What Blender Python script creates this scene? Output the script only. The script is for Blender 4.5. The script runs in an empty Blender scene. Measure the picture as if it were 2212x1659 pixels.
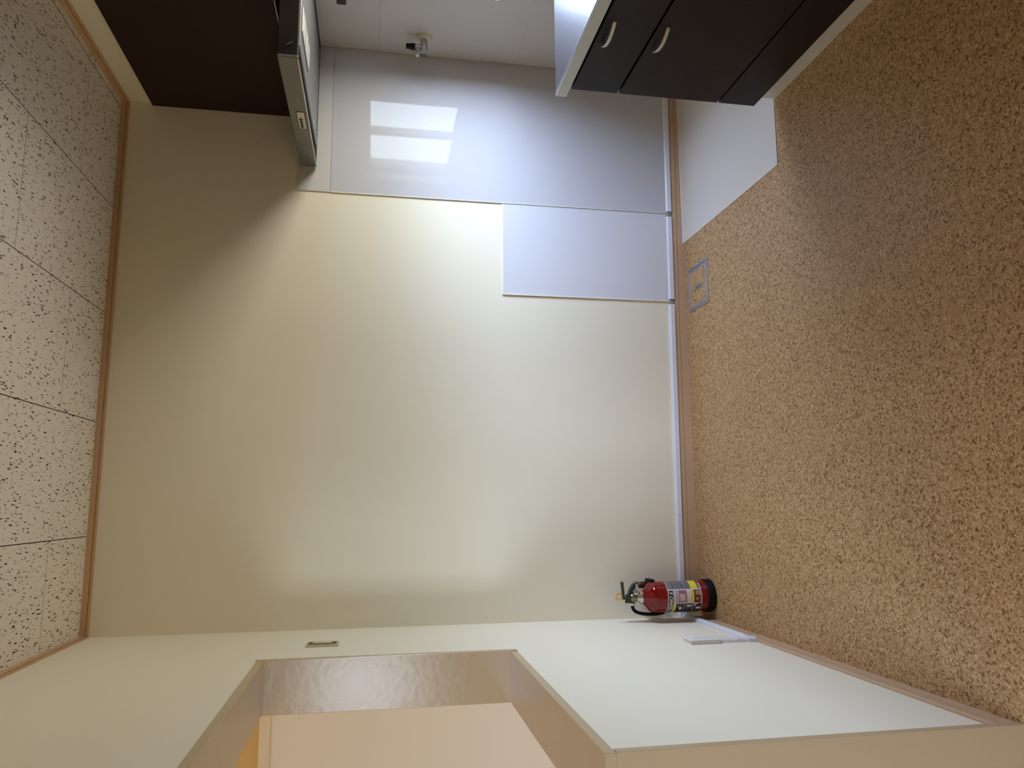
import bpy, bmesh, math, random
from mathutils import Vector, Matrix
random.seed(7)
S = bpy.context.scene
COL = S.collection
PI = math.pi

# ---------------------------------------------------------------- camera
cam_d = bpy.data.cameras.new('camera')
cam = bpy.data.objects.new('camera', cam_d); COL.objects.link(cam)
cam_d.sensor_fit = 'HORIZONTAL'; cam_d.sensor_width = 36.0
cam_d.lens = 1626.85 / 2212 * 36.0
cam_d.clip_start = 0.02
def rot(a, b, c):
    return Matrix.Rotation(c, 3, 'Z') @ Matrix.Rotation(a, 3, 'X') @ Matrix.Rotation(b, 3, 'Y')
BASE = Matrix(((0, 1, 0), (0, 0, -1), (-1, 0, 0)))      # phone held sideways: picture left is up
RM = rot(-0.1775, 0, -0.1587) @ Matrix.Rotation(-0.0214, 3, 'Y') @ BASE
cam.matrix_world = Matrix.Translation((0.5109, -3.3076, 1.4521)) @ RM.to_4x4()
S.camera = cam

# ---------------------------------------------------------------- view, world, window light
vs = S.view_settings
S.display_settings.display_device = 'sRGB'
vs.view_transform = 'Standard'; vs.look = 'None'; vs.gamma = 1.0
vs.use_curve_mapping = False
vs.exposure = 0.27
W = bpy.data.worlds.new('sky'); S.world = W; W.use_nodes = True
nt = W.node_tree; nt.nodes.clear()
wo = nt.nodes.new('ShaderNodeOutputWorld'); bg = nt.nodes.new('ShaderNodeBackground')
tc = nt.nodes.new('ShaderNodeTexCoord'); sx = nt.nodes.new('ShaderNodeSeparateXYZ')
mr = nt.nodes.new('ShaderNodeMapRange'); cr = nt.nodes.new('ShaderNodeValToRGB')
nt.links.new(tc.outputs['Generated'], sx.inputs[0]); nt.links.new(sx.outputs['Z'], mr.inputs[0])
mr.inputs[1].default_value = -1; mr.inputs[2].default_value = 1
nt.links.new(mr.outputs[0], cr.inputs[0]); nt.links.new(cr.outputs[0], bg.inputs[0]); nt.links.new(bg.outputs[0], wo.inputs[0])
e = cr.color_ramp.elements
e[0].position = 0.0; e[0].color = (0.31, 0.29, 0.26, 1)
e[1].position = 1.0; e[1].color = (0.42, 0.52, 0.80, 1)
for p, c in ((0.40, (0.31, 0.295, 0.27, 1)), (0.44, (0.34, 0.36, 0.39, 1)), (0.50, (0.38, 0.42, 0.48, 1)), (0.58, (0.64, 0.73, 0.95, 1)), (0.63, (0.68, 0.79, 1.06, 1)), (0.73, (0.52, 0.62, 0.88, 1))):
    n = e.new(p); n.color = c
bg.inputs[1].default_value = 56.0
def area(name, loc, d, sx_, sy_, portal=False, energy=0, col=(1, 1, 1)):
    l = bpy.data.lights.new(name, 'AREA'); l.shape = 'RECTANGLE'; l.size = sx_; l.size_y = sy_
    l.energy = energy; l.color = col
    if portal: l.cycles.is_portal = True
    o = bpy.data.objects.new(name, l); COL.objects.link(o); o.location = loc
    o.rotation_euler = Vector(d).to_track_quat('-Z', 'Y').to_euler(); return o
area('window_portal', (2.70, -0.93, 1.28), (-1, 0, 0), 0.98, 0.58, True)
area('window_portal', (-1.05, -5.00, 1.50), (0, 1, 0), 0.8, 0.9, True)
S.cycles.use_denoising = True
S.cycles.max_bounces = 12; S.cycles.diffuse_bounces = 8; S.cycles.glossy_bounces = 5
S.cycles.transparent_max_bounces = 8; S.cycles.sample_clamp_indirect = 6.0
S.cycles.caustics_reflective = False; S.cycles.caustics_refractive = False

# ---------------------------------------------------------------- materials
def hexc(h):
    h = h.lstrip('#'); out = []
    for i in (0, 2, 4):
        v = int(h[i:i+2], 16) / 255
        out.append(v / 12.92 if v <= 0.04045 else ((v + 0.055) / 1.055) ** 2.4)
    return (*out, 1)
def mat(name, col, rough=0.5, metal=0.0, spec=0.5, noise=None, bump=None, aniso=0.0, coat=0.0, coat_r=0.05):
    m = bpy.data.materials.new(name); m.use_nodes = True; t = m.node_tree; b = t.nodes['Principled BSDF']
    c = hexc(col) if isinstance(col, str) else col
    b.inputs['Base Color'].default_value = c; b.inputs['Roughness'].default_value = rough
    b.inputs['Metallic'].default_value = metal; b.inputs['Specular IOR Level'].default_value = spec
    b.inputs['Coat Weight'].default_value = coat; b.inputs['Coat Roughness'].default_value = coat_r
    b.inputs['Anisotropic'].default_value = aniso
    g = t.nodes.new('ShaderNodeNewGeometry')
    if noise:       # (scale vec, strength, detail)
        mp = t.nodes.new('ShaderNodeMapping'); mp.inputs['Scale'].default_value = noise[0]
        n = t.nodes.new('ShaderNodeTexNoise'); n.inputs['Scale'].default_value = 1.0; n.inputs['Detail'].default_value = 4
        t.links.new(g.outputs['Position'], mp.inputs[0]); t.links.new(mp.outputs[0], n.inputs['Vector'])
        mx = t.nodes.new('ShaderNodeMix'); mx.data_type = 'RGBA'
        k = noise[1]
        mx.inputs['A'].default_value = (c[0]*(1-k), c[1]*(1-k), c[2]*(1-k), 1)
        mx.inputs['B'].default_value = (min(1, c[0]*(1+k)), min(1, c[1]*(1+k)), min(1, c[2]*(1+k)), 1)
        t.links.new(n.outputs['Fac'], mx.inputs['Factor']); t.links.new(mx.outputs['Result'], b.inputs['Base Color'])
    if bump:        # (scale, strength, distance)
        n2 = t.nodes.new('ShaderNodeTexNoise'); n2.inputs['Scale'].default_value = bump[0]; n2.inputs['Detail'].default_value = 3
        t.links.new(g.outputs['Position'], n2.inputs['Vector'])
        bp = t.nodes.new('ShaderNodeBump'); bp.inputs['Strength'].default_value = bump[1]; bp.inputs['Distance'].default_value = bump[2]
        t.links.new(n2.outputs['Fac'], bp.inputs['Height']); t.links.new(bp.outputs[0], b.inputs['Normal'])
    return m

M = {}
M['wall'] = mat('cream_wallpaper', '#EEE5CF', 0.62, spec=0.3, noise=((2, 2, 2), 0.015), bump=(260, 0.12, 0.002))
M['trim'] = mat('beech_trim', '#CDA780', 0.5, noise=((3, 40, 60), 0.12), bump=(60, .05, .001))
M['trim_groove'] = mat('trim_groove', '#7A5634', 0.7, noise=((9, 9, 9), 0.05))
M['base'] = mat('taupe_baseboard', '#C8A786', 0.5, noise=((4, 60, 60), 0.05))
M['casing'] = mat('taupe_gloss_paint', '#C2AA86', 0.22, spec=0.36, noise=((3, 3, 3), 0.03), bump=(45, 0.22, 0.002))
M['panel'] = mat('glossy_white_panel', '#C9C6C8', 0.03, spec=0.15, bump=(5, 0.04, 0.004))
M['panel2'] = mat('satin_white_panel', '#CFCBC6', 0.35, noise=((6, 6, 6), 0.03))
M['panel3'] = mat('plain_white_panel', '#DCDADD', 0.28)
M['edge'] = mat('white_edge_strip', '#ECE8DE', 0.4)
M['pvc'] = mat('white_plastic_raceway', '#E4E4EC', 0.35)
M['pvcgrey'] = mat('grey_raceway_base', '#8E8A88', 0.5)
M['board'] = mat('white_floor_sheet', '#DED6CC', 0.35, noise=((5, 5, 5), 0.025))
M['dark'] = mat('dark_brown_laminate', '#1E130F', 0.45, spec=0.22, noise=((60, 3, 90), 0.25), bump=(200, .08, .001))
M['darkcab'] = mat('dark_walnut_laminate', '#2B1510', 0.55, spec=0.3, noise=((60, 8, 6), 0.25))
M['gap'] = mat('black_gap', '#0A0808', 0.8)
M['steel'] = mat('brushed_stainless', '#B6B9C4', 0.30, metal=1.0, noise=((300, 6, 300), 0.06), bump=(500, .05, .0005))
M['fascia'] = mat('satin_steel_edge', '#B9B9B2', 0.42, metal=0.6, noise=((20, 20, 20), 0.04))
M['plinth'] = mat('white_plinth', '#CFCDC6', 0.35)
M['handle'] = mat('satin_nickel', '#C9C4B6', 0.35, metal=0.75)
M['hood'] = mat('silver_hood_paint', '#74716A', 0.38, metal=0.35, noise=((8, 8, 8), 0.03))
M['hoodend'] = mat('dark_gloss_hood_side', '#2A2422', 0.22, spec=0.5)
M['chromelip'] = mat('bright_lip', '#D6D6D4', 0.2, metal=0.9)
M['hoodin'] = mat('hood_underside_grey', '#6E6C6A', 0.4)
M['hooddark'] = mat('hood_recess_black', '#15130F', 0.5)
M['lampcover'] = mat('hood_lamp_cover', '#BDBDB6', 0.35)
M['switchplate'] = mat('ivory_plastic', '#CFC8B4', 0.4)
M['button'] = mat('black_button', '#17130F', 0.4)
M['btnside'] = mat('grey_button', '#6B655A', 0.4)
M['sticker'] = mat('silver_sticker', '#A9ADAE', 0.4, noise=((300, 100, 100), .15))
M['ink'] = mat('dark_ink', '#2C2A2C', 0.6)
M['alu'] = mat('anodised_aluminium', '#AAA9AC', 0.38, metal=0.55)
M['winframe'] = mat('window_frame_paint', '#8E8B88', 0.4, metal=0.2)
M['brownrail'] = mat('brown_rail', '#3A1C12', 0.5)
M['red'] = mat('red_enamel', '#7C0508', 0.10, spec=0.5, coat=0.2)
M['black'] = mat('black_rubber', '#080707', 0.6, spec=0.25)
M['blackpl'] = mat('dark_grey_plastic', '#2E3433', 0.35)
M['chrome'] = mat('chrome', '#D8DADC', 0.12, metal=1.0)
M['brass'] = mat('aged_brass', '#8D8763', 0.32, metal=0.8)
M['ring'] = mat('orange_pin_ring', '#E2B25C', 0.35)
M['yellowtag'] = mat('yellow_tag', '#E8E27C', 0.5)
M['brown'] = mat('brown_nozzle', '#4A2A18', 0.4)
M['lwhite'] = mat('label_white', '#E3DAD8', 0.4)
M['lpink'] = mat('label_pale_pink', '#C9B2B6', 0.4)
M['lrose'] = mat('label_rose', '#9E6A70', 0.4)
M['lyellow'] = mat('label_yellow', '#E2D53A', 0.4)
M['lgrey'] = mat('label_grey', '#8C888C', 0.4)
M['lblack'] = mat('label_black', '#151012', 0.35)
M['ldred'] = mat('label_dark_red', '#7A2418', 0.35)
M['ltan'] = mat('label_tan', '#A58C6C', 0.4)
M['valve'] = mat('zinc_valve', '#A2A2A0', 0.4, metal=0.6)
M['flange'] = mat('cream_flange', '#D8D2B4', 0.4)
M['switchbrown'] = mat('brown_switch_inset', '#7A6244', 0.45)
M['switchcream'] = mat('cream_switch', '#CBBF98', 0.45)
M['fusuma'] = mat('cream_sliding_panel', '#EEE2D2', 0.6, noise=((2, 2, 2), 0.02))
M['ochre'] = mat('ochre_plaster', '#D9B778', 0.8, noise=((60, 60, 60), 0.04))
M['lintel'] = mat('pale_wood_lintel', '#E6D2B2', 0.45, noise=((4, 60, 60), 0.05))
M['mat'] = mat('straw_mat', '#B9AB78', 0.7, noise=((4, 120, 4), 0.1))
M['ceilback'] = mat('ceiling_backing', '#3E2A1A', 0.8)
M['tileedge'] = mat('tile_edge', '#8C7C66', 0.9)
M['tablelight'] = mat('lamp_metal', '#DADADA', 0.4)

def cork():
    m = bpy.data.materials.new('cork'); m.use_nodes = True; t = m.node_tree; b = t.nodes['Principled BSDF']
    g = t.nodes.new('ShaderNodeNewGeometry')
    dn = t.nodes.new('ShaderNodeTexNoise'); dn.inputs['Scale'].default_value = 90; dn.inputs['Detail'].default_value = 1
    t.links.new(g.outputs['Position'], dn.inputs['Vector'])
    vm = t.nodes.new('ShaderNodeVectorMath'); vm.operation = 'MULTIPLY_ADD'
    vm.inputs[1].default_value = (0.010, 0.010, 0); t.links.new(dn.outputs['Color'], vm.inputs[0]); t.links.new(g.outputs['Position'], vm.inputs[2])
    v = t.nodes.new('ShaderNodeTexVoronoi'); v.inputs['Scale'].default_value = 210; t.links.new(vm.outputs[0], v.inputs['Vector'])
    sp = t.nodes.new('ShaderNodeSeparateColor'); t.links.new(v.outputs['Color'], sp.inputs[0])
    r = t.nodes.new('ShaderNodeValToRGB'); t.links.new(sp.outputs[0], r.inputs[0])
    el = r.color_ramp.elements
    el[0].position = 0; el[0].color = hexc('#6E4A24')
    el[1].position = 1; el[1].color = hexc('#DDBB90')
    for p, c in ((.10, '#8E6939'), (.22, '#B08857'), (.5, '#BF9968'), (.8, '#CAA67A')):
        k = el.new(p); k.color = hexc(c)
    n2 = t.nodes.new('ShaderNodeTexNoise'); n2.inputs['Scale'].default_value = 420; n2.inputs['Detail'].default_value = 2
    t.links.new(g.outputs['Position'], n2.inputs['Vector'])
    r2 = t.nodes.new('ShaderNodeValToRGB'); t.links.new(n2.outputs['Fac'], r2.inputs[0])
    r2.color_ramp.elements[0].position = 0.30; r2.color_ramp.elements[0].color = (0.35, 0.28, 0.2, 1)
    r2.color_ramp.elements[1].position = 0.46; r2.color_ramp.elements[1].color = (1, 1, 1, 1)
    mx = t.nodes.new('ShaderNodeMix'); mx.data_type = 'RGBA'; mx.blend_type = 'MULTIPLY'; mx.inputs['Factor'].default_value = 0.8
    t.links.new(r.outputs[0], mx.inputs['A']); t.links.new(r2.outputs[0], mx.inputs['B'])
    t.links.new(mx.outputs['Result'], b.inputs['Base Color'])
    b.inputs['Roughness'].default_value = 0.42; b.inputs['Specular IOR Level'].default_value = 0.4
    bp = t.nodes.new('ShaderNodeBump'); bp.inputs['Strength'].default_value = 0.25; bp.inputs['Distance'].default_value = 0.0008
    t.links.new(sp.outputs[1], bp.inputs['Height']); t.links.new(bp.outputs[0], b.inputs['Normal'])
    return m
M['cork'] = cork()

def fissured():
    m = bpy.data.materials.new('fissured_ceiling_board'); m.use_nodes = True; t = m.node_tree; b = t.nodes['Principled BSDF']
    g = t.nodes.new('ShaderNodeNewGeometry')
    oi = t.nodes.new('ShaderNodeObjectInfo')
    off = t.nodes.new('ShaderNodeVectorMath'); off.operation = 'ADD'
    t.links.new(g.outputs['Position'], off.inputs[0])
    cb = t.nodes.new('ShaderNodeCombineXYZ')
    ml = t.nodes.new('ShaderNodeMath'); ml.operation = 'MULTIPLY'; ml.inputs[1].default_value = 13.0
    t.links.new(oi.outputs['Random'], ml.inputs[0]); t.links.new(ml.outputs[0], cb.inputs[0]); t.links.new(ml.outputs[0], cb.inputs[1])
    t.links.new(cb.outputs[0], off.inputs[1])
    wn = t.nodes.new('ShaderNodeTexNoise'); wn.inputs['Scale'].default_value = 60; wn.inputs['Detail'].default_value = 2
    t.links.new(off.outputs[0], wn.inputs['Vector'])
    wa = t.nodes.new('ShaderNodeVectorMath'); wa.operation = 'MULTIPLY_ADD'; wa.inputs[1].default_value = (0.013, 0.022, 0)
    t.links.new(wn.outputs['Color'], wa.inputs[0]); t.links.new(off.outputs[0], wa.inputs[2])
    def pits(sc, stretch, rad, keep, shift, w):
        mp = t.nodes.new('ShaderNodeMapping'); mp.inputs['Scale'].default_value = (sc, sc * stretch, 1); mp.inputs['Location'].default_value = (shift, shift * 2, 0)
        t.links.new(wa.outputs[0] if w else off.outputs[0], mp.inputs[0])
        v = t.nodes.new('ShaderNodeTexVoronoi'); v.voronoi_dimensions = '2D'; v.inputs['Scale'].default_value = 1
        t.links.new(mp.outputs[0], v.inputs['Vector'])
        sp = t.nodes.new('ShaderNodeSeparateColor'); t.links.new(v.outputs['Color'], sp.inputs[0])
        # radius shrinks with the cell's random value; many cells stay empty
        rr = t.nodes.new('ShaderNodeMapRange'); t.links.new(sp.outputs[0], rr.inputs[0])
        rr.inputs[1].default_value = 1 - keep; rr.inputs[2].default_value = 1; rr.inputs[3].default_value = 0; rr.inputs[4].default_value = rad
        lt = t.nodes.new('ShaderNodeMath'); lt.operation = 'LESS_THAN'
        t.links.new(v.outputs['Distance'], lt.inputs[0]); t.links.new(rr.outputs[0], lt.inputs[1]); return lt.outputs[0]
    # streaky density: fissures gather in bands
    a = pits(145, 0.19, 0.32, 0.46, 0, True)
    c = pits(170, 0.36, 0.28, 0.30, 3.3, True)
    mxx = t.nodes.new('ShaderNodeMath'); mxx.operation = 'MAXIMUM'; t.links.new(a, mxx.inputs[0]); t.links.new(c, mxx.inputs[1])
    cl = t.nodes.new('ShaderNodeTexNoise'); cl.inputs['Scale'].default_value = 22; t.links.new(off.outputs[0], cl.inputs['Vector'])
    gt = t.nodes.new('ShaderNodeMapRange'); gt.inputs[1].default_value = 0.30; gt.inputs[2].default_value = 0.42; t.links.new(cl.outputs['Fac'], gt.inputs[0])
    mu = t.nodes.new('ShaderNodeMath'); mu.operation = 'MULTIPLY'; t.links.new(mxx.outputs[0], mu.inputs[0]); t.links.new(gt.outputs[0], mu.inputs[1])
    mx = t.nodes.new('ShaderNodeMix'); mx.data_type = 'RGBA'
    mx.inputs['A'].default_value = hexc('#EEE6D9'); mx.inputs['B'].default_value = hexc('#33261A')
    t.links.new(mu.outputs[0], mx.inputs['Factor']); t.links.new(mx.outputs['Result'], b.inputs['Base Color'])
    b.inputs['Roughness'].default_value = 0.85; b.inputs['Specular IOR Level'].default_value = 0.2
    return m
M['tile'] = fissured()

def glass():
    m = bpy.data.materials.new('window_glass'); m.use_nodes = True; t = m.node_tree; t.nodes.clear()
    o = t.nodes.new('ShaderNodeOutputMaterial'); tr = t.nodes.new('ShaderNodeBsdfTransparent'); gl = t.nodes.new('ShaderNodeBsdfGlossy')
    gl.inputs['Roughness'].default_value = 0.02; tr.inputs[0].default_value = (0.93, 0.96, 0.96, 1)
    mx = t.nodes.new('ShaderNodeMixShader'); mx.inputs[0].default_value = 0.07
    t.links.new(tr.outputs[0], mx.inputs[1]); t.links.new(gl.outputs[0], mx.inputs[2]); t.links.new(mx.outputs[0], o.inputs[0]); return m
M['glass'] = glass()
def emis(name, col, s):
    m = bpy.data.materials.new(name); m.use_nodes = True; b = m.node_tree.nodes['Principled BSDF']
    b.inputs['Emission Color'].default_value = col; b.inputs['Emission Strength'].default_value = s; return m

# ---------------------------------------------------------------- mesh helpers
def link(name, bm, m, parent=None, smooth=False, bevel=0.0, seg=1):
    me = bpy.data.meshes.new(name)
    bmesh.ops.recalc_face_normals(bm, faces=bm.faces)
    if smooth:
        for f in bm.faces: f.smooth = True
    bm.to_mesh(me); bm.free()
    if isinstance(m, (list, tuple)):
        for x in m: me.materials.append(x)
    else: me.materials.append(m)
    o = bpy.data.objects.new(name, me); COL.objects.link(o)
    if parent is not None:
        o.parent = parent; o.matrix_parent_inverse = Matrix.Translation(-Vector(root_loc(parent)))
    if bevel:
        b = o.modifiers.new('bevel', 'BEVEL'); b.width = bevel; b.segments = seg; b.limit_method = 'ANGLE'; b.angle_limit = 0.6
    if smooth:
        try: me.set_sharp_from_angle(angle=math.radians(38))
        except Exception: pass
    return o
def root_loc(o):
    return Vector(o.location) if o.parent is None else Vector((0, 0, 0))
def box(bm, x0, x1, y0, y1, z0, z1, mi=0):
    v = [bm.verts.new((x, y, z)) for x in (x0, x1) for y in (y0, y1) for z in (z0, z1)]
    for q in ((0, 1, 3, 2), (4, 6, 7, 5), (0, 4, 5, 1), (2, 3, 7, 6), (0, 2, 6, 4), (1, 5, 7, 3)):
        f = bm.faces.new([v[i] for i in q]); f.material_index = mi
    return v
def B(name, ext, m, parent=None, bevel=0.0, seg=1):
    bm = bmesh.new(); box(bm, *ext); return link(name, bm, m, parent, bevel=bevel, seg=seg)
def prism(bm, pts, axis, a, b):
    """pts = 2D outline, extruded along axis from a to b"""
    def P(p, t):
        return {'X': (t, p[0], p[1]), 'Y': (p[0], t, p[1]), 'Z': (p[0], p[1], t)}[axis]
    A = [bm.verts.new(P(p, a)) for p in pts]; C = [bm.verts.new(P(p, b)) for p in pts]; n = len(pts)
    for i in range(n): bm.faces.new((A[i], A[(i+1) % n], C[(i+1) % n], C[i]))
    bm.faces.new(A[::-1]); bm.faces.new(C)
def tube(bm, pts, r, n=12, caps=True):
    pts = [Vector(p) for p in pts]; rings = []
    up = None
    for i, p in enumerate(pts):
        d = (pts[min(i+1, len(pts)-1)] - pts[max(i-1, 0)]).normalized()
        if up is None:
            up = d.orthogonal().normalized()
        u = (up - d * up.dot(d)).normalized(); w = d.cross(u); up = u
        rr = r[i] if isinstance(r, (list, tuple)) else r
        rings.append([bm.verts.new(p + (u * math.cos(k*2*PI/n) + w * math.sin(k*2*PI/n)) * rr) for k in range(n)])
    for a, b in zip(rings, rings[1:]):
        for k in range(n): bm.faces.new((a[k], a[(k+1) % n], b[(k+1) % n], b[k]))
    if caps: bm.faces.new(rings[0][::-1]); bm.faces.new(rings[-1])
def lathe(bm, prof, c, n=48, axis='Z'):
    rings = []
    for r, z in prof:
        ring = []
        for k in range(n):
            a = k*2*PI/n; q = (r*math.cos(a), r*math.sin(a))
            v = {'Z': (c[0]+q[0], c[1]+q[1], c[2]+z), 'X': (c[0]+z, c[1]+q[0], c[2]+q[1]), 'Y': (c[0]+q[0], c[1]+z, c[2]+q[1])}[axis]
            ring.append(bm.verts.new(v))
        rings.append(ring)
    for a, b in zip(rings, rings[1:]):
        for k in range(n): bm.faces.new((a[k], a[(k+1) % n], b[(k+1) % n], b[k]))
    bm.faces.new(rings[0][::-1]); bm.faces.new(rings[-1])
def smooth_path(pts, n=8):
    pts = [Vector(p) for p in pts]; out = []
    P = [pts[0]*2-pts[1]] + pts + [pts[-1]*2-pts[-2]]
    for i in range(1, len(P)-2):
        for k in range(n):
            t = k/n
            out.append(0.5*((2*P[i]) + (-P[i-1]+P[i+1])*t + (2*P[i-1]-5*P[i]+4*P[i+1]-P[i+2])*t*t + (-P[i-1]+3*P[i]-3*P[i+1]+P[i+2])*t**3))
    out.append(pts[-1]); return out
def struct(o): o['kind'] = 'structure'; return o
def thing(name, label, cat, loc):
    o = bpy.data.objects.new(name, None); COL.objects.link(o); o.location = loc; o.empty_display_size = .05
    o['label'] = label; o['category'] = cat; bpy.context.view_layer.update(); return o
def tag(o, label, cat, group=None):
    o['label'] = label; o['category'] = cat
    if group: o['group'] = group
    return o
def wall(name, axis, c0, c1, us, vs_, hole, m):
    """slab with holes; us, vs_ = grid lines, hole(i, j) = cell left out"""
    bm = bmesh.new(); V = {}
    def P(u, v, c): return {'X': (c, u, v), 'Y': (u, c, v)}[axis]
    def vert(i, j, s):
        k = (i, j, s)
        if k not in V: V[k] = bm.verts.new(P(us[i], vs_[j], c0 if s == 0 else c1))
        return V[k]
    solid = lambda i, j: 0 <= i < len(us)-1 and 0 <= j < len(vs_)-1 and not hole(i, j)
    for i in range(len(us)-1):
        for j in range(len(vs_)-1):
            if not solid(i, j): continue
            for s in (0, 1): bm.faces.new([vert(a, b, s) for a, b in ((i, j), (i+1, j), (i+1, j+1), (i, j+1))])
            for (di, dj, e0, e1) in ((-1, 0, (i, j), (i, j+1)), (1, 0, (i+1, j), (i+1, j+1)), (0, -1, (i, j), (i+1, j)), (0, 1, (i, j+1), (i+1, j+1))):
                if not solid(i+di, j+dj):
                    bm.faces.new((vert(*e0, 0), vert(*e1, 0), vert(*e1, 1), vert(*e0, 1)))
    return struct(link(name, bm, m))

# ---------------------------------------------------------------- dimensions (metres)
RW, H = 2.609, 2.573          # room width, ceiling height
YN = -4.9                     # wall behind the camera
ZT, ZB = 1.794, 0.982         # hatch head and hatch sill
YH, YJ, YD = -0.6536, -1.7476, -2.60   # hatch far jamb, end of the half-height wall, far side of the doorway
CW, TW, PR = 0.024, 0.160, 0.010

# ---------------------------------------------------------------- room shell
struct(B('floor', (0, RW, YN, 0, -0.04, 0), M['cork']))
struct(B('floor', (-3.2, -0.0, YN, -0.28, -0.041, -0.001), M['mat']))
wall('wall_back', 'Y', 0.0, 0.12, [0 - 0.15, RW + 0.12], [-0.04, H + 0.05], lambda i, j: False, M['wall'])
yl = [YN, YD - CW, YJ + CW, YH + CW, 0.0]
zl = [0.0, ZB - CW, ZT + CW, H + 0.05]
wall('wall_left', 'X', -0.15, 0.0, yl, zl, lambda i, j: (i == 1 and j in (0, 1)) or (i == 2 and j == 1), M['wall'])
WY0, WY1, WZ0, WZ1 = -1.43, -0.458, 0.985, 1.56     # window over the worktop
wall('wall_right', 'X', RW, RW + 0.14, [YN, WY0, WY1, 0.0], [0.0, WZ0, WZ1, H + 0.05], lambda i, j: i == 1 and j == 1, M['wall'])
wall('wall_near', 'Y', YN - 0.14, YN, [-3.34, -1.45, -0.65, RW + 0.14], [-0.04, 1.05, 1.95, H + 0.05],
     lambda i, j: i == 1 and j == 1, M['wall'])
wall('wall_next_room', 'X', -3.34, -3.2, [YN, -0.28], [-0.04, H + 0.05], lambda i, j: False, M['ochre'])
wall('wall_next_room', 'Y', -0.28, -0.16, [-3.34, -0.15], [-0.04, H + 0.05], lambda i, j: False, M['ochre'])
soff = struct(B('soffit', (2.2569, RW, YN, 0, 2.447, H), M['wall']))

# ceiling: backing board with separate boards under it
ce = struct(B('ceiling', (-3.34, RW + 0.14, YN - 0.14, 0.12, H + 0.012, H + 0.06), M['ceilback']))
xb = [0.0, 0.3893, 0.8467, 1.3040, 1.7615, 2.2190, 2.2569]
tile_mesh = {}
for i in range(6):
    x0, x1 = xb[i] + (0.0015 if i else 0), xb[i+1] - (0.0015 if i < 5 else 0)
    start = -0.367 if i in (0, 2, 4) else -0.812
    ys = [0.0, start]
    while ys[-1] > YN: ys.append(ys[-1] - 0.91)
    ys[-1] = YN
    for a, b in zip(ys, ys[1:]):
        bm = bmesh.new()
        y1, y0 = a - 0.0011, b + 0.0011
        box(bm, x0, x1, y0, y1, H, H + 0.011)
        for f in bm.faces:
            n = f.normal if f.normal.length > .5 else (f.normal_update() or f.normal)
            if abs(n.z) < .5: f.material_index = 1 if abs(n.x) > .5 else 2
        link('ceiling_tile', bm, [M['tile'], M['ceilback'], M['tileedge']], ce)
struct(B('ceiling', (-3.2, -0.15, YN, -0.28, H, H + 0.011), M['lintel']))

# ceiling trims: two-step moulding (upper step proud, dark line between)
def step_profile(s):   # (out from wall, z) polygon
    return [(0, H), (0.0075, H), (0.0075, H - 0.021), (0.0015, H - 0.0212), (0.0015, H - 0.0240), (0.0050, H - 0.0242), (0.0050, H - 0.033), (0, H - 0.033)]
bm = bmesh.new(); prism(bm, [(-a, z) for a, z in step_profile(0)], 'X', 0.0, 2.2569); struct(link('trim_1', bm, M['trim']))
bm = bmesh.new(); prism(bm, [(a, z) for a, z in step_profile(0)], 'Y', YN, 0.0); struct(link('trim_2', bm, M['trim']))
bm = bmesh.new(); prism(bm, [(2.2569 - a, z) for a, z in step_profile(0)], 'Y', YN, 0.0); struct(link('trim_3', bm, M['trim']))

# baseboards with a groove under the top bead
def baseboard(name, pts3):
    bm = bmesh.new(); rings = []
    for (px, py, nx, ny, h) in pts3:
        prof = [(0, 0), (0.0085, 0), (0.0085, h - 0.0230), (0.0055, h - 0.0225), (0.0055, h - 0.0203), (0.0085, h - 0.0200), (0.0085, h - 0.003), (0.006, h), (0, h)]
        rings.append([bm.verts.new((px + nx * a, py + ny * a, z)) for a, z in prof])
    for A, C in zip(rings, rings[1:]):
        n = len(A)
        for k in range(n): bm.faces.new((A[k], A[(k+1) % n], C[(k+1) % n], C[k]))
    bm.faces.new(rings[0][::-1]); bm.faces.new(rings[-1])
    return struct(link(name, bm, M['base']))
baseboard('baseboard_back', [(0.0, 0, 0, -1, 0.064), (1.35, 0, 0, -1, 0.061), (2.04, 0, 0, -1, 0.052), (RW, 0, 0, -1, 0.044)])
baseboard('baseboard_left', [(0, -0.0085, 1, 0, 0.060), (0, YJ + CW, 1, 0, 0.060)])
baseboard('baseboard_left', [(0, YD - CW, 1, 0, 0.060), (0, YN, 1, 0, 0.060)])

# ---------------------------------------------------------------- casing of the L-shaped opening in the left wall
X0, X1 = -TW, PR
struct(B('trim_4', (X0, X1, YH, YH + CW, ZB - CW - 0.002, ZT + CW + 0.002), M['casing'], bevel=0.0012))       # far jamb of the hatch
struct(B('trim_5', (X0, X1 - 0.002, YJ, YH, ZB - CW, ZB), M['casing'], bevel=0.0012))                          # hatch sill
struct(B('trim_6', (X0, X1 - 0.001, YD - CW, YH, ZT, ZT + CW), M['casing'], bevel=0.0012))                     # head
struct(B('trim_7', (X0, X1, YJ, YJ + CW, 0.0, ZB - CW), M['casing'], bevel=0.0012))                            # doorway jamb under the sill
struct(B('trim_8', (X0, X1, YD - CW, YD, 0.0, ZT), M['casing'], bevel=0.0012))                                 # near jamb of the doorway

# ---------------------------------------------------------------- next room seen through the hatch
struct(B('trim_9', (-3.2, -0.152, -0.312, -0.28, 1.803, 1.845), M['lintel'], bevel=0.002))
for k, (a, b) in enumerate(((-1.05, -0.152), (-1.96, -1.06), (-2.87, -1.97))):
    sp = struct(B('door_%d' % (k + 1), (a, b, -0.300 + 0.004 * (k % 2), -0.281, 0.0, 1.803), M['fusuma']))
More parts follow.
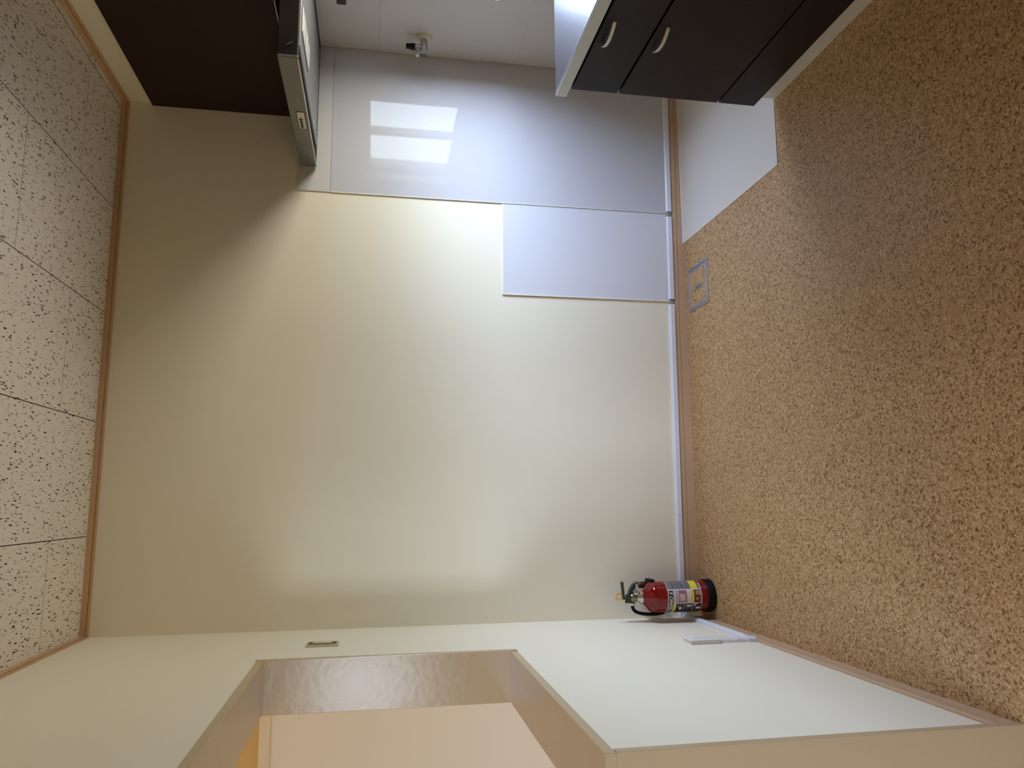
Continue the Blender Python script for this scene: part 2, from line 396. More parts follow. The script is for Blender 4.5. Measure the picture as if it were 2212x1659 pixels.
# room lamp of the next room
lamp = thing('ceiling_lamp', 'round white ceiling lamp in the next room', 'lamp', (-1.3, -2.2, H))
bm = bmesh.new(); lathe(bm, [(0.10, 0), (0.27, -0.005), (0.28, -0.05), (0.24, -0.085), (0.10, -0.10)], (-1.3, -2.2, H), 32)
link('lamp_shade', bm, emis('warm_lamp_shade', (1.0, 0.98, 0.95, 1), 6.0), lamp, smooth=True)
bm = bmesh.new(); lathe(bm, [(0.29, 0.0), (0.29, -0.012)], (-1.3, -2.2, H), 32); link('mounting_ring', bm, M['tablelight'], lamp)

# ---------------------------------------------------------------- windows
def window(name, axis, c, u0, u1, z0, z1, depth, sashes):
    root = bpy.data.objects.new(name, None); COL.objects.link(root); root['kind'] = 'structure'
    def bx(nm, a0, a1, b0, b1, zz0, zz1, m):
        ext = (a0, a1, b0, b1, zz0, zz1) if axis == 'X' else (b0, b1, a0, a1, zz0, zz1)
        return B(nm, ext, m, root, bevel=0.001)
    t = 0.022
    for nm, e_ in (('frame_rail', (u0, u1, z0, z0 + t)), ('frame_rail', (u0, u1, z1 - t, z1)), ('frame_stile', (u0, u0 + t, z0, z1)), ('frame_stile', (u1 - t, u1, z0, z1))):
        bx(nm, c, c + depth, e_[0], e_[1], e_[2], e_[3], M['winframe'])
    mid = (u0 + u1) / 2; s = 0.028
    for k, (a, b) in enumerate(((u0 + t, mid + s), (mid - s, u1 - t))):
        d0 = c + 0.012 + 0.022 * k; d1 = d0 + 0.018
        for e_ in ((a, b, z0 + t, z0 + t + 0.02), (a, b, z1 - t - 0.018, z1 - t)): bx('sash_rail', d0, d1, *e_, M['winframe'])
        for e_ in ((a, a + 0.018 + s * (k == 1), z0 + t, z1 - t), (b - 0.018 - s * (k == 0), b, z0 + t, z1 - t)): bx('sash_stile', d0, d1, *e_, M['winframe'])
        bx('pane', d0 + 0.007, d0 + 0.011, a + 0.01, b - 0.01, z0 + t + 0.01, z1 - t - 0.01, M['glass'])
    return root
w1 = window('window_1', 'X', RW + 0.05, WY0, WY1, WZ0 + 0.01, WZ1, 0.06, 2)
B('window_sill', (RW - 0.012, RW + 0.06, WY0 - 0.01, WY1 - 0.012, WZ0 - 0.012, WZ0 + 0.010), M['edge'], w1, bevel=0.002)
window('window_2', 'Y', YN - 0.10, -1.45, -0.65, 1.05, 1.95, 0.06, 2)
tag(B('wall_rail', (RW - 0.022, RW, -1.50, -0.342, 1.614, 1.652), M['brownrail'], bevel=0.002), 'dark brown rail on the right wall above the window', 'rail')

# ---------------------------------------------------------------- kitchen wall panels
def panel(label, ext, m, lead=None):
    r = thing('wall_panel', label, 'wall panel', ((ext[0] + ext[1]) / 2, (ext[2] + ext[3]) / 2, ext[4]))
    B('sheet', ext, m, r, bevel=0.0005)
    if lead: 
        for L in lead: B('edge_strip', L, M['edge'], r, bevel=0.0006)
    return r
panel('tall glossy white wall panel reflecting the window', (1.897, RW - 0.004, -0.005, 0, 0.081, 1.6765), M['panel'],
      [(1.8950, 1.8985, -0.0065, 0, 0.081, 1.6765)])
panel('low strip of pale grey wall panel behind the range hood', (1.896, RW - 0.004, -0.005, 0, 1.6780, 1.8235), M['panel2'])
panel('small white wall panel left of the tall glossy one', (1.4575, 1.892, -0.0045, 0, 0.083, 0.889), M['panel3'],
      [(1.454, 1.459, -0.0065, 0, 0.083, 0.892), (1.454, 1.892, -0.0060, 0, 0.887, 0.892)])
panel('white wall panel carrying the gas valve', (RW - 0.004, RW, -0.4575, -0.005, 0.826, 1.4745), M['panel2'])
panel('white wall panel between gas valve panel and range hood', (RW - 0.0035, RW, -0.4575, -0.005, 1.4750, 1.80), M['panel2'])
panel('white splashback panel between the worktop and the window', (RW - 0.0042, RW, -3.0, -0.458, 0.826, 0.970), M['panel2'])
for nm, ex in (('seam_back', (1.897, RW - 0.004, -0.003, 0, 1.6763, 1.6782)), ('seam_edge', (1.8915, 1.8955, -0.0046, 0, 0.086, 0.889))):
    struct(B('trim_10' if nm == 'seam_back' else 'trim_11', ex, M['pvcgrey']))
panel('white wall panel below the gas valve panel', (RW - 0.0035, RW, -0.860, -0.005, 0.02, 0.8255), M['panel2'])

# ---------------------------------------------------------------- base cabinets and worktop
CX = 1.9675
def cabinet(ya, yb, label):
    r = thing('base_cabinet', label, 'cabinet', (2.3, (ya + yb) / 2, 0)); r['group'] = 'dark base cabinets under the worktop'
    B('carcass', (CX + 0.020, RW - 0.005, ya, yb, 0.088, 0.803), M['gap'], r)
    B('plinth', (2.006, RW - 0.005, ya, yb, 0.0, 0.087), M['plinth'], r)
    for k, (z0, z1) in enumerate(((0.622, 0.789), (0.236, 0.613), (0.088, 0.229))):
        d = B('drawer_front', (CX, CX + 0.019, ya + 0.0015, yb - 0.0015 + 0.0, z0, z1), M['dark'], r, bevel=0.0012)
        if k == 2: continue
        zc = (0.765, 0.592)[k]; yc = (ya + yb) / 2 + 0.01
        bm = bmesh.new()
        n = 14; L = 0.066; pts = []
        for i in range(n + 1):
            t = i / n; y = yc - L + 2 * L * t; out = 0.030 * math.sin(PI * (0.06 + 0.88 * t)) ** 0.75
            pts.append((CX - out, y, zc - 0.004))
        prev = None
        for (x, y, z) in pts:
            w_ = 0.0055; th = 0.003
            ring = [bm.verts.new(q) for q in ((x - th, y, z - w_), (x - th, y, z + w_), (x + th, y, z + w_), (x + th, y, z - w_))]
            if prev:
                for a in range(4): bm.faces.new((prev[a], prev[(a+1) % 4], ring[(a+1) % 4], ring[a]))
            else: bm.faces.new(ring)
            prev = ring
        bm.faces.new(prev[::-1])
        link('handle', bm, M['handle'], d, smooth=True, bevel=0.0012, seg=2)
cabinet(-1.600, -0.892, 'dark brown base cabinet at the far end of the worktop')
cabinet(-2.304, -1.601, 'dark brown base cabinet in the middle of the worktop')
cabinet(-3.010, -2.305, 'dark brown base cabinet at the near end of the worktop')
wt = thing('worktop', 'brushed stainless worktop on the dark cabinets', 'worktop', (2.3, -1.95, 0.804))
bm = bmesh.new()
prism(bm, [(1.943, 0.808), (1.9425, 0.812), (1.9425, 0.843), (1.9445, 0.847), (1.949, 0.848), (1.955, 0.846), (RW - 0.005, 0.846), (RW - 0.005, 0.805), (1.95, 0.805)], 'Y', -3.02, -0.884)
link('top', bm, M['steel'], wt)
B('front_edge', (1.9405, 1.9430, -3.02, -0.8835, 0.808, 0.8435), M['fascia'], wt, bevel=0.001)
B('back_upstand', (RW - 0.018, RW - 0.005, -3.02, -0.884, 0.846, 0.885), M['steel'], wt, bevel=0.002)

# white sheet on the floor
bm = bmesh.new(); prism(bm, [(1.746, -0.011), (1.746, -0.886), (2.012, -0.888), (RW - 0.006, -0.888), (RW - 0.006, -0.011)], 'Z', 0.0, 0.003)
fb = thing('floor_sheet', 'white board lying on the cork beside the cabinets', 'floor board', (2.1, -0.45, 0))
link('board', bm, M['board'], fb, bevel=0.0008)
B('back_lip', (1.746, RW - 0.006, -0.0135, -0.0100, 0.002, 0.008), M['edge'], fb)

# ---------------------------------------------------------------- wall cabinet and range hood
wc = thing('wall_cabinet', 'dark brown wall cabinet above the range hood', 'cabinet', (2.42, -0.45, 1.84))
B('carcass', (2.262, RW, -0.905, -0.004, 1.838, 2.446), M['darkcab'], wc)
B('door', (2.243, 2.261, -0.905, -0.003, 1.836, 2.4465), M['darkcab'], wc, bevel=0.001)
B('bottom_edge', (2.247, 2.262, -0.905, -0.004, 1.831, 1.836), M['switchplate'], wc)
ux = thing('wall_cabinet', 'dark brown wall cabinet nearer than the range hood', 'cabinet', (2.42, -2.2, 1.84))
B('carcass', (2.262, RW, -1.85, -0.909, 1.838, 2.446), M['darkcab'], ux)
B('door', (2.243, 2.261, -1.376, -0.909, 1.836, 2.4465), M['darkcab'], ux, bevel=0.001)
B('door', (2.243, 2.261, -1.85, -1.379, 1.836, 2.4465), M['darkcab'], ux, bevel=0.001)

HX, HY0, HY1, HZ0, HZ1 = 2.005, -0.866, -0.014, 1.738, 1.806
hd = thing('range_hood', 'slim silver range hood under the dark wall cabinet', 'range hood', (2.3, -0.44, HZ0))
B('front_panel', (HX, HX + 0.012, HY0, HY1, HZ0, HZ1 + 0.002), M['hood'], hd, bevel=0.004, seg=3)
B('end_panel', (HX + 0.012, RW - 0.006, HY0 + 0.002, HY0 + 0.010, HZ0 + 0.002, HZ1), M['hoodend'], hd)
B('end_panel', (HX + 0.012, RW - 0.006, HY1 - 0.010, HY1 - 0.002, HZ0 + 0.002, HZ1), M['hoodend'], hd)
B('top_plate', (HX + 0.012, RW - 0.006, HY0 + 0.004, HY1 - 0.004, HZ1 - 0.004, HZ1 + 0.002), M['hooddark'], hd)
B('neck', (2.30, RW - 0.006, HY0 + 0.12, HY1 - 0.12, HZ1 + 0.002, 1.831), M['hooddark'], hd)
B('bright_lip', (HX + 0.0125, RW - 0.006, HY0 + 0.0005, HY0 + 0.0035, HZ0, HZ0 + 0.005), M['chromelip'], hd)
B('bright_lip', (HX - 0.0005, HX + 0.0025, HY0 + 0.006, HY1 - 0.004, HZ0 - 0.0005, HZ0 + 0.003), M['chromelip'], hd)
bm = bmesh.new()     # underside: black rim and grey tray
for ex in ((HX + 0.013, RW - 0.006, HY0 + 0.011, HY0 + 0.028, HZ0 + 0.004, HZ0 + 0.02), (HX + 0.013, RW - 0.006, HY1 - 0.03, HY1 - 0.011, HZ0 + 0.002, HZ0 + 0.02),
           (RW - 0.04, RW - 0.007, HY0 + 0.011, HY1 - 0.011, HZ0 + 0.002, HZ0 + 0.02), (HX + 0.013, HX + 0.05, HY0 + 0.011, HY1 - 0.011, HZ0 + 0.012, HZ0 + 0.024)):
    box(bm, *ex)
link('rim', bm, M['hooddark'], hd)
fp = B('filter_plate', (HX + 0.075, RW - 0.06, HY0 + 0.05, HY1 - 0.05, HZ0 + 0.001, HZ0 + 0.012), M['hoodin'], hd, bevel=0.004, seg=2)
B('recess', (HX + 0.013, RW - 0.007, HY0 + 0.010, HY1 - 0.010, HZ0 + 0.030, HZ0 + 0.034), M['hooddark'], hd)
lc = B('lamp_cover', (2.15, 2.245, -0.80, -0.54, HZ0 - 0.004, HZ0 + 0.001), M['lampcover'], hd, bevel=0.002)
for k in range(2): B('groove', (2.154 , 2.241, -0.70 + 0.09 * k, -0.697 + 0.09 * k, HZ0 - 0.0046, HZ0 - 0.004), M['hooddark'], lc)
st = B('rating_sticker', (2.078, 2.125, -0.235, -0.075, HZ0 - 0.0004, HZ0 + 0.0012), M['sticker'], hd)
bm = bmesh.new()
for k in range(9): box(bm, 2.085 + 0.004 * (k % 2), 2.108 + 0.006 * (k % 3), -0.225 + 0.016 * k, -0.220 + 0.016 * k, HZ0 - 0.0008, HZ0 - 0.0002)
link('print', bm, M['ink'], st)['kind'] = 'stuff'
sw = B('switch_plate', (HX - 0.0022, HX + 0.001, -0.500, -0.370, 1.7515, 1.7795), M['switchplate'], hd, bevel=0.001)
bm = bmesh.new(); box(bm, HX - 0.0012, HX + 0.0005, -0.503, -0.367, 1.7495, 1.7815); link('plate_gap', bm, M['gap'], hd)
for k in range(4):
    y = -0.455 + 0.0205 * k
    bt = B('button', (HX - 0.0050, HX - 0.0015, y, y + 0.015, 1.762, 1.7725), M['btnside'], hd, bevel=0.0008)
    B('button_cap', (HX - 0.0056, HX - 0.0048, y + 0.0005, y + 0.0070, 1.7622, 1.7723), M['button'], bt)
bm = bmesh.new()
for k in range(4): box(bm, HX - 0.0026, HX - 0.0018, -0.451 + 0.0205 * k, -0.445 + 0.0205 * k, 1.7555, 1.7578)
link('marking', bm, M['btnside'], sw)['kind'] = 'stuff'
bm = bmesh.new()      # clip on the end of the hood
c_, s_ = math.cos(-0.95), math.sin(-0.95)
for (cx_, cz_, l_, w_) in ((2.055, 1.768, 0.024, 0.0032),):
    q = [(cx_ + a * c_ - b * s_, cz_ + a * s_ + b * c_) for a, b in ((-l_/2, -w_/2), (l_/2, -w_/2), (l_/2, w_/2), (-l_/2, w_/2))]
    prism(bm, q, 'Y', HY0 - 0.004, HY0 + 0.002)
link('catch', bm, M['chromelip'], hd)

# ---------------------------------------------------------------- gas valve on the right wall
gv = thing('gas_valve', 'small grey gas valve with black knob on the right wall', 'valve', (RW - 0.004, -0.15, 1.272))
vx = RW - 0.004
bm = bmesh.new(); lathe(bm, [(0.033, 0.0), (0.033, -0.004), (0.029, -0.011), (0.017, -0.015)], (vx, -0.15, 1.272), 32, 'X'); link('flange', bm, M['flange'], gv, smooth=True)
bm = bmesh.new(); lathe(bm, [(0.014, -0.013), (0.014, -0.030), (0.0165, -0.031), (0.0165, -0.066), (0.014, -0.070)], (vx, -0.15, 1.274), 16, 'X')
tube(bm, [(vx - 0.052, -0.15, 1.274), (vx - 0.052, -0.15, 1.316)], 0.012, 12)
tube(bm, [(vx - 0.050, -0.15, 1.302), (vx - 0.078, -0.15, 1.302)], 0.0105, 12)
link('body', bm, M['valve'], gv, smooth=True)
bm = bmesh.new(); tube(bm, [(vx - 0.078, -0.15, 1.302), (vx - 0.096, -0.15, 1.302)], 0.0085, 12); link('outlet', bm, M['chrome'], gv, smooth=True)
bm = bmesh.new(); tube(bm, [(vx - 0.086, -0.15, 1.292), (vx - 0.086, -0.15, 1.262)], 0.0014, 6); tube(bm, [(vx - 0.094, -0.15, 1.292), (vx - 0.094, -0.15, 1.262)], 0.0014, 6)
link('wire_clip', bm, M['black'], gv)
bm = bmesh.new(); lathe(bm, [(0.0145, 0.042), (0.0150, 0.044), (0.0150, 0.058), (0.0125, 0.064), (0.0115, 0.080), (0.009, 0.083)], (vx - 0.052, -0.15, 1.272), 20); link('knob', bm, M['black'], gv, smooth=True)

# ---------------------------------------------------------------- cable raceways and outlets
rc = thing('cable_raceway', 'white plastic cable raceway above the back baseboard', 'raceway', (1.2, 0, 0.06))
def zr(x): return 0.0695 - 0.0066 * max(0, (x - 0.4)) * 1.0
def rail(name, xa, xb_, m, out, dz0, dz1):
    bm = bmesh.new(); R = []
    for x in (xa, xb_):
        z = zr(x)
        pr = [(0, z + dz0), (-out, z + dz0), (-out, z + dz1 - 0.006), (-out + 0.005, z + dz1), (0, z + dz1)]
        R.append([bm.verts.new((x, y, zz)) for y, zz in pr])
    for k in range(5): bm.faces.new((R[0][k], R[0][(k+1) % 5], R[1][(k+1) % 5], R[1][k]))
    bm.faces.new(R[0][::-1]); bm.faces.new(R[1]); return link(name, bm, m, rc)
rail('inner_base', 0.016, 2.60, M['pvcgrey'], 0.009, 0.002, 0.022)
for a, b in ((0.016, 0.4485), (0.4495, 1.440), (1.466, 1.878), (1.905, 2.60)): rail('cover', a, b, M['pvc'], 0.014, 0.0, 0.0255)
rail('corner_cap', 0.0, 0.030, M['pvc'], 0.0165, -0.002, 0.0275)
r2 = thing('cable_raceway', 'short white raceway on the left wall rising to the outlet', 'raceway', (0, -0.35, 0.06))
bm = bmesh.new(); prism(bm, [(0, 0.062), (0.015, 0.062), (0.015, 0.082), (0.010, 0.088), (0, 0.088)], 'Y', -0.600, -0.012); link('cover', bm, M['pvc'], r2)
bm = bmesh.new(); prism(bm, [(0.015, 0.0685), (0.0162, 0.0695), (0.0162, 0.0775), (0.015, 0.0785)], 'Y', -0.580, -0.05); link('lid_rib', bm, M['edge'], r2)
bm = bmesh.new(); prism(bm, [(0, -0.600), (0.017, -0.598), (0.017, -0.632), (0.013, -0.636), (0, -0.636)], 'Z', 0.058, 0.093); link('elbow', bm, M['pvc'], r2, bevel=0.002)
bm = bmesh.new(); prism(bm, [(0, -0.603), (0.010, -0.603), (0.015, -0.608), (0.015, -0.627), (0.010, -0.632), (0, -0.632)], 'Z', 0.0, 0.130); bmesh.ops.translate(bm, verts=bm.verts, vec=(0, 0, 0.088)); link('riser_cover', bm, M['pvc'], r2)
B('riser_joint', (0, 0.0165, -0.634, -0.601, 0.128, 0.134), M['pvc'], r2)
ol = thing('wall_outlet', 'white outlet plate low on the left wall', 'outlet', (0, -0.6, 0.2))
B('surface_box', (0, 0.012, -0.638, -0.568, 0.203, 0.317), M['pvc'], ol, bevel=0.002)
pl = B('plate', (0.012, 0.0155, -0.641, -0.565, 0.200, 0.320), M['edge'], ol, bevel=0.0018, seg=2)
B('inset', (0.0155, 0.0165, -0.628, -0.578, 0.215, 0.305), M['pvc'], ol, bevel=0.0005)
for z in (0.232, 0.272):
    sk = B('socket', (0.0165, 0.0172, -0.615, -0.591, z, z + 0.022), M['edge'], ol, bevel=0.0004)
    for dy in (-0.609, -0.599): B('slot', (0.0171, 0.01745, dy, dy + 0.002, z + 0.006, z + 0.015), M['pvcgrey'], sk)
ls = thing('light_switch', 'beige light switch plate on the left wall beside the hatch', 'switch', (0, -0.35, 1.57))
bm = bmesh.new(); box(bm, 0, 0.006, -0.392, -0.316, 1.570, 1.687); link('plate', bm, M['switchcream'], ls, bevel=0.0015)
B('inset', (0.006, 0.0072, -0.380, -0.322, 1.578, 1.679), M['switchbrown'], ls)
B('rocker', (0.0072, 0.0100, -0.368, -0.334, 1.595, 1.662), M['switchcream'], ls, bevel=0.001)
for z in (1.585, 1.671):
    bm = bmesh.new(); tube(bm, [(0.0072, -0.351, z), (0.0084, -0.351, z)], 0.003, 10); link('screw', bm, M['ink'], ls)

# ---------------------------------------------------------------- metal cover in the floor
fh = thing('floor_hatch', 'square aluminium floor box with cork inset', 'floor box', (1.495, -0.147, 0))
fx0, fx1, fy0, fy1 = 1.391, 1.600, -0.253, -0.043
def ringm(bm, x0, x1, y0, y1, wl, wr, wn, wf, z0, z1):
    box(bm, x0, x0 + wl, y0, y1, z0, z1); box(bm, x1 - wr, x1, y0, y1, z0, z1)
    box(bm, x0 + wl, x1 - wr, y0, y0 + wn, z0, z1); box(bm, x0 + wl, x1 - wr, y1 - wf, y1, z0, z1)
bm = bmesh.new(); ringm(bm, fx0, fx1, fy0, fy1, 0.009, 0.011, 0.009, 0.009, 0.0, 0.0030); link('outer_frame', bm, M['alu'], fh, bevel=0.0008)
bm = bmesh.new(); ringm(bm, fx0 + 0.0095, fx1 - 0.0135, fy0 + 0.0093, fy1 - 0.0095, 0.013, 0.015, 0.012, 0.010, 0.0, 0.0028); link('lid_frame', bm, M['alu'], fh, bevel=0.0008)
B('hinge_gap', (fx1 - 0.0135, fx1 - 0.011, fy0 + 0.009, fy1 - 0.009, 0.0, 0.0008), M['gap'], fh)
B('cork_inset', (fx0 + 0.022, fx1 - 0.028, fy0 + 0.021, fy1 - 0.019, 0.0, 0.0018), M['cork'], fh)
lt = B('latch', (1.481, 1.502, -0.198, -0.110, 0.0018, 0.0042), M['alu'], fh, bevel=0.0008)
B('latch_slot', (1.486, 1.497, -0.185, -0.124, 0.0042, 0.0046), M['hoodin'], lt)

# ---------------------------------------------------------------- fire extinguisher
EX, EY, ER = 0.1055, -0.122, 0.0650
fe = thing('fire_extinguisher', 'red fire extinguisher standing on the floor in the left corner', 'fire extinguisher', (EX, EY, 0))
prof = [(0.058, 0.006), (ER - 0.001, 0.010), (ER, 0.02), (ER, 0.262)]
prof += [(0.0648, 0.266), (0.0635, 0.272), (0.0605, 0.278), (0.0560, 0.284), (0.0500, 0.2905), (0.0430, 0.297), (0.0360, 0.3035), (0.0300, 0.309), (0.0262, 0.313), (0.0240, 0.316)]
bm = bmesh.new(); lathe(bm, prof, (EX, EY, 0), 64); link('cylinder', bm, M['red'], fe, smooth=True)
bm = bmesh.new(); lathe(bm, [(0.062, 0.0), (0.0685, 0.002), (0.0695, 0.006), (0.0695, 0.031), (0.0680, 0.0345), (0.0652, 0.035)], (EX, EY, 0), 64); link('base_ring', bm, M['black'], fe, smooth=True)
bm = bmesh.new(); lathe(bm, [(0.027, 0.313), (0.029, 0.315), (0.029, 0.328), (0.0265, 0.330), (0.021, 0.331), (0.021, 0.338), (0.018, 0.340)], (EX, EY, 0), 24); link('collar', bm, M['chrome'], fe, smooth=True)
bm = bmesh.new(); lathe(bm, [(0.017, 0.335), (0.0185, 0.340), (0.0185, 0.362), (0.0160, 0.366)], (EX, EY, 0), 20)
tube(bm, [(EX - 0.002, EY, 0.352), (EX - 0.026, EY, 0.356)], 0.0105, 14)
link('valve_body', bm, M['brass'], fe, smooth=True)
bm = bmesh.new()
box(bm, EX - 0.016, EX + 0.014, EY - 0.012, EY + 0.012, 0.362, 0.384)
box(bm, EX - 0.022, EX - 0.004, EY - 0.010, EY + 0.010, 0.352, 0.392)
link('valve_head', bm, M['blackpl'], fe, bevel=0.003, seg=2)
def strap(pts, w, th):
    bm = bmesh.new(); prev = None; P = [Vector(p) for p in pts]
    for i, p in enumerate(P):
        d = (P[min(i+1, len(P)-1)] - P[max(i-1, 0)]).normalized(); nrm = Vector((-d.z, 0, d.x))
        ww = w[i] if isinstance(w, list) else w
        ring = [bm.verts.new(p + nrm * a + Vector((0, b, 0))) for a, b in ((-th, -ww), (-th, ww), (th, ww), (th, -ww))]
        if prev:
            for k in range(4): bm.faces.new((prev[k], prev[(k+1) % 4], ring[(k+1) % 4], ring[k]))
        else: bm.faces.new(ring)
        prev = ring
    bm.faces.new(prev[::-1]); return bm
link('squeeze_lever', strap(smooth_path([(EX - 0.010, EY, 0.392), (EX + 0.004, EY, 0.396), (EX + 0.035, EY, 0.3985), (EX + 0.060, EY, 0.401), (EX + 0.064, EY, 0.3975)], 5), 0.0095, 0.0044), M['blackpl'], fe, smooth=True, bevel=0.0015)
link('carry_handle', strap(smooth_path([(EX + 0.004, EY, 0.374), (EX + 0.022, EY, 0.3685), (EX + 0.040, EY, 0.360), (EX + 0.055, EY, 0.3485), (EX + 0.0655, EY, 0.334)], 5), 0.0095, 0.0052), M['blackpl'], fe, smooth=True, bevel=0.002)
link('handle_bracket', strap([(EX + 0.010, EY, 0.356), (EX + 0.022, EY, 0.356), (EX + 0.034, EY, 0.352), (EX + 0.050, EY, 0.345)], 0.006, 0.0065), M['blackpl'], fe, bevel=0.0015)
bm = bmesh.new(); n = 28
rp = [(EX + 0.006 + 0.0125 * math.cos(a), EY - 0.002, 0.4165 + 0.0135 * math.sin(a)) for a in [k * 2 * PI / n for k in range(n + 1)]]
tube(bm, rp, 0.0034, 8, caps=False); tube(bm, [(EX + 0.006, EY - 0.002, 0.403), (EX + 0.004, EY - 0.002, 0.388)], 0.003, 8)
bmesh.ops.remove_doubles(bm, verts=bm.verts, dist=1e-5); link('pin_ring', bm, M['ring'], fe, smooth=True)
B('seal_tag', (EX - 0.020, EX - 0.006, EY - 0.0125, EY - 0.0105, 0.393, 0.3985), M['yellowtag'], fe)
bm = bmesh.new(); g0 = Vector((EX + 0.014, EY - 0.010, 0.344)); gd = Vector((0.75, -0.62, 0.25)).normalized()
tube(bm, [g0, g0 + gd * 0.010, g0 + gd * 0.0105, g0 + gd * 0.020], [0.006, 0.006, 0.0115, 0.0115], 20); link('pressure_gauge', bm, M['chrome'], fe, smooth=True)
hp = smooth_path([(EX - 0.024, EY, 0.356), (EX - 0.040, EY + 0.002, 0.355), (EX - 0.056, EY + 0.006, 0.345), (EX - 0.0665, EY + 0.010, 0.322), (EX - 0.073, EY + 0.016, 0.285),
                  (EX - 0.0735, EY + 0.020, 0.240), (EX - 0.068, EY + 0.034, 0.200), (EX - 0.050, EY + 0.062, 0.175), (EX - 0.010, EY + 0.082, 0.180), (EX + 0.030, EY + 0.078, 0.215), (EX + 0.046, EY + 0.068, 0.255)], 7)
bm = bmesh.new(); tube(bm, hp, 0.0072, 14); link('hose', bm, M['black'], fe, smooth=True)
bm = bmesh.new(); tube(bm, [(EX - 0.020, EY, 0.356), (EX - 0.032, EY + 0.001, 0.356)], 0.0092, 14); link('hose_fitting', bm, M['chrome'], fe, smooth=True)
bm = bmesh.new(); tube(bm, [(EX + 0.044, EY + 0.068, 0.235), (EX + 0.045, EY + 0.066, 0.255), (EX + 0.045, EY + 0.064, 0.285), (EX + 0.044, EY + 0.063, 0.301), (EX + 0.044, EY + 0.063, 0.305)], [0.010, 0.013, 0.0145, 0.0145, 0.012], 16); link('nozzle', bm, M['brown'], fe, smooth=True)
bm = bmesh.new(); box(bm, EX + 0.050, EX + 0.0735, EY - 0.008, EY + 0.06, 0.254, 0.277); link('nozzle_clip', bm, M['black'], fe, bevel=0.004, seg=2)

# label: curved printed patches; angle 0 looks to the camera side, + towards the right wall
lab = None
def ang(u): return math.asin(max(-0.999, min(0.999, u / ER)))
def patch(bm, a0, a1, z0, z1, off, skew=0.0):
    n = max(1, int(abs(a1 - a0) / math.radians(4))); r = ER + off; prev = None
    for i in range(n + 1):
        a = a0 + (a1 - a0) * i / n
        s = [bm.verts.new((EX + r * math.sin(a), EY - r * math.cos(a), z)) for z in (z0, z1)]
        if prev: bm.faces.new((prev[0], s[0], s[1], prev[1]))
        prev = s
D = math.radians
def LP(name, m, items, off, parent):
    if len(items) > 4:          # fine print, too small to pick apart
        bm = bmesh.new()
        for it in items: patch(bm, D(it[0]), D(it[1]), it[2], it[3], off)
        o = link(name, bm, m, parent, smooth=True); o['kind'] = 'stuff'; return o
    for it in items:
        bm = bmesh.new(); patch(bm, D(it[0]), D(it[1]), it[2], it[3], off); o = link(name, bm, m, parent, smooth=True)
    return o
lab = LP('label', M['lwhite'], [(-88, 84, 0.066, 0.2195)], 0.0004, fe)
LP('text_panel', M['lgrey'], [(33, 82, 0.114, 0.2175)], 0.0007, lab)
LP('title_banner', M['lblack'], [(-86, 28, 0.1945, 0.2160)], 0.0007, lab)
LP('table_panel', M['lpink'], [(-18, 29.5, 0.134, 0.1915)], 0.0007, lab)
LP('chart', M['lrose'], [(-15, 28, 0.1345, 0.170)], 0.0009, lab)
LP('chart_light', M['lpink'], [(-10, 15, 0.142, 0.166)], 0.0011, lab)
LP('caution_strip', M['lyellow'], [(-18, 29.5, 0.103, 0.116), (-84, -21, 0.184, 0.1935), (35, 82, 0.082, 0.113)], 0.0007, lab)
LP('red_panel', M['ldred'], [(-18, 30, 0.068, 0.102), (34, 82, 0.068, 0.0805)], 0.0007, lab)
LP('seal_mark', M['ltan'], [(11, 27, 0.078, 0.095), (-8, 2, 0.083, 0.094)], 0.0009, lab)
LP('pictogram_panel', M['lblack'], [(-84, -20.5, 0.146, 0.182), (-84, -20.5, 0.107, 0.1445), (-84, -20.5, 0.068, 0.1055)], 0.0007, lab)
rnd = random.Random(3)
rows = []; 
z = 0.2150
while z > 0.116:
    a = 35
    if rnd.random() < .12: z -= 0.0016
    while a < 80:
        w_ = rnd.uniform(1.5, 6); 
        if rnd.random() < .8: rows.append((a, min(81, a + w_), z - 0.0010, z))
        a += w_ + rnd.uniform(.8, 2)
    z -= 0.0021
LP('small_print', M['ink'], rows, 0.0010, lab)
LP('heading_bar', M['lblack'], [(36, 74, 0.1490, 0.1515), (36, 80, 0.1905, 0.1925), (33.5, 81, 0.1135, 0.1155)], 0.0011, lab)
rows = [(a, a + 2.6, z, z + 0.0034) for z in (0.1795, 0.1735) for a in (-14, -9, -2, 4, 11, 17, 24)]
rows += [(-17, 29, 0.1085, 0.1090), (-16, 20, 0.1135, 0.1139), (-15, 26, 0.1215, 0.1222), (-15, 24, 0.1255, 0.1262), (-16, 28, 0.1298, 0.1303)]
LP('table_marks', M['lrose'], rows, 0.0012, lab)
LP('white_strip', M['lwhite'], [(-17, -16, 0.0702, 0.0730), (-16, 27, 0.0705, 0.0725), (9, 28, 0.0755, 0.0768), (-2, -1, 0.086, 0.091), (35, 60, 0.0705, 0.0735)], 0.0012, lab)
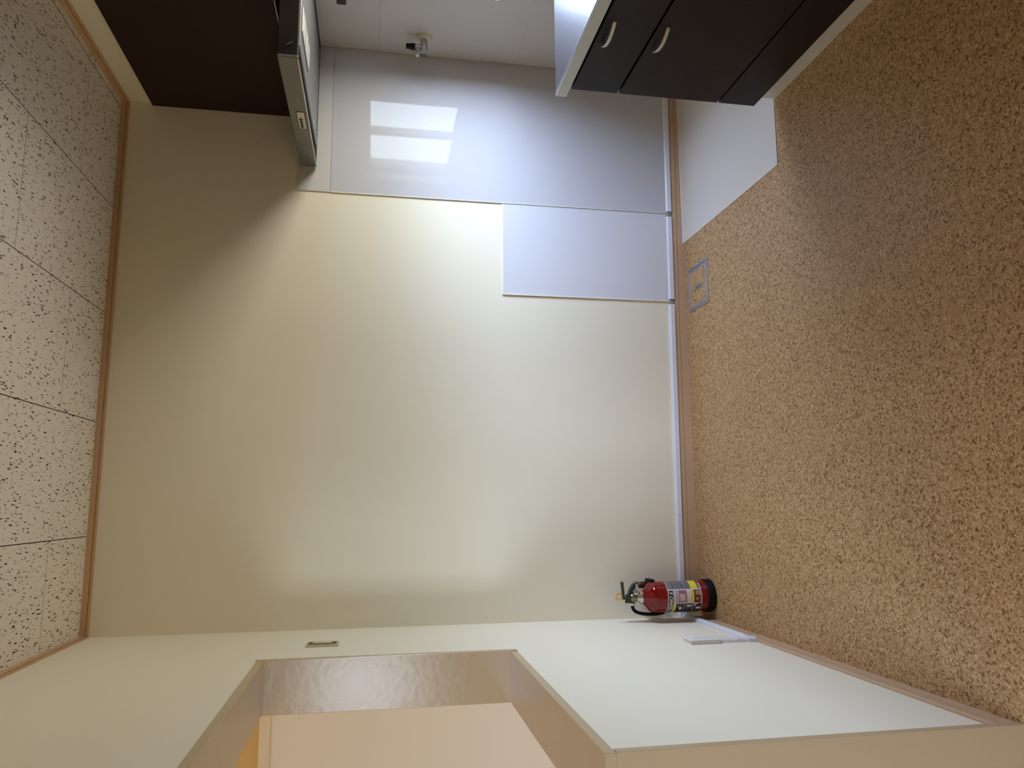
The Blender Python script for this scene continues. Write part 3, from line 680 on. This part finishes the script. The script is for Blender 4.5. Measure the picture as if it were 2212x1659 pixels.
# pictograms: a hand squeezing two levers, a hose held, a cylinder aimed at flames
def quad(bm, pts, off):
    r = ER + off; vs2 = []
    for a, z_ in pts:
        vs2.append(bm.verts.new((EX + r * math.sin(D(a)), EY - r * math.cos(D(a)), z_)))
    bm.faces.new(vs2)
bm = bmesh.new()
for q in ([(-26, .1745), (-24, .1745), (-38, .1660), (-40, .1690)], [(-23, .1655), (-21.8, .1640), (-38, .1560), (-39, .1600)], [(-37, .1690), (-37, .1570), (-48, .1550), (-50, .1640)],
          [(-26, .1365), (-27.5, .1380), (-44, .1330), (-42, .1305)], [(-27, .1330), (-27, .1110), (-32, .1110), (-34, .1340)], [(-38, .1240), (-36, .1210), (-41, .1210)],
          [(-21.5, .1030), (-21.5, .0860), (-24, .0860), (-25, .1030)], [(-36, .0910), (-36, .0720), (-46, .0730), (-46, .0900)], [(-27, .1020), (-25.5, .0980), (-34, .0930), (-35, .0960)]):
    quad(bm, q, 0.0011)
link('pictogram', bm, M['lwhite'], lab)['kind'] = 'stuff'
bm = bmesh.new()
for q in ([(-54, .175), (-52, .160), (-70, .158), (-72, .170)], [(-52, .132), (-50, .118), (-68, .112), (-74, .128)], [(-56, .098), (-52, .080), (-66, .078), (-72, .09)], [(-30, .178), (-28, .172), (-33, .165), (-36, .172)]):
    quad(bm, q, 0.0010)
link('pictogram_shade', bm, M['btnside'], lab)['kind'] = 'stuff'
# banner lettering bent round the cylinder
def bent_text(body, size, a_start, a_end, z0, shear, m, parent, off):
    cu = bpy.data.curves.new('t', 'FONT'); cu.body = body; cu.size = 1; cu.shear = shear; cu.offset = 0.02; cu.resolution_u = 2
    to = bpy.data.objects.new('t', cu); COL.objects.link(to); bpy.context.view_layer.update()
    me = bpy.data.meshes.new_from_object(to.evaluated_get(bpy.context.evaluated_depsgraph_get()))
    bpy.data.objects.remove(to)
    xs = [v.co.x for v in me.vertices]; ys = [v.co.y for v in me.vertices]
    xa, xb_, ya, yb = min(xs), max(xs), min(ys), max(ys)
    bm = bmesh.new(); bm.from_mesh(me)
    bmesh.ops.triangulate(bm, faces=bm.faces)
    r = ER + off
    for v in bm.verts:
        a = D(a_start + (a_end - a_start) * (v.co.x - xa) / (xb_ - xa)); zz = z0 + size * (v.co.y - ya) / (yb - ya)
        v.co = (EX + r * math.sin(a), EY - r * math.cos(a), zz)
    return link('lettering', bm, m, parent)
bent_text('ALTESIMO II', 0.0150, -80, 24, 0.1975, 0.35, M['lwhite'], lab, 0.0012)
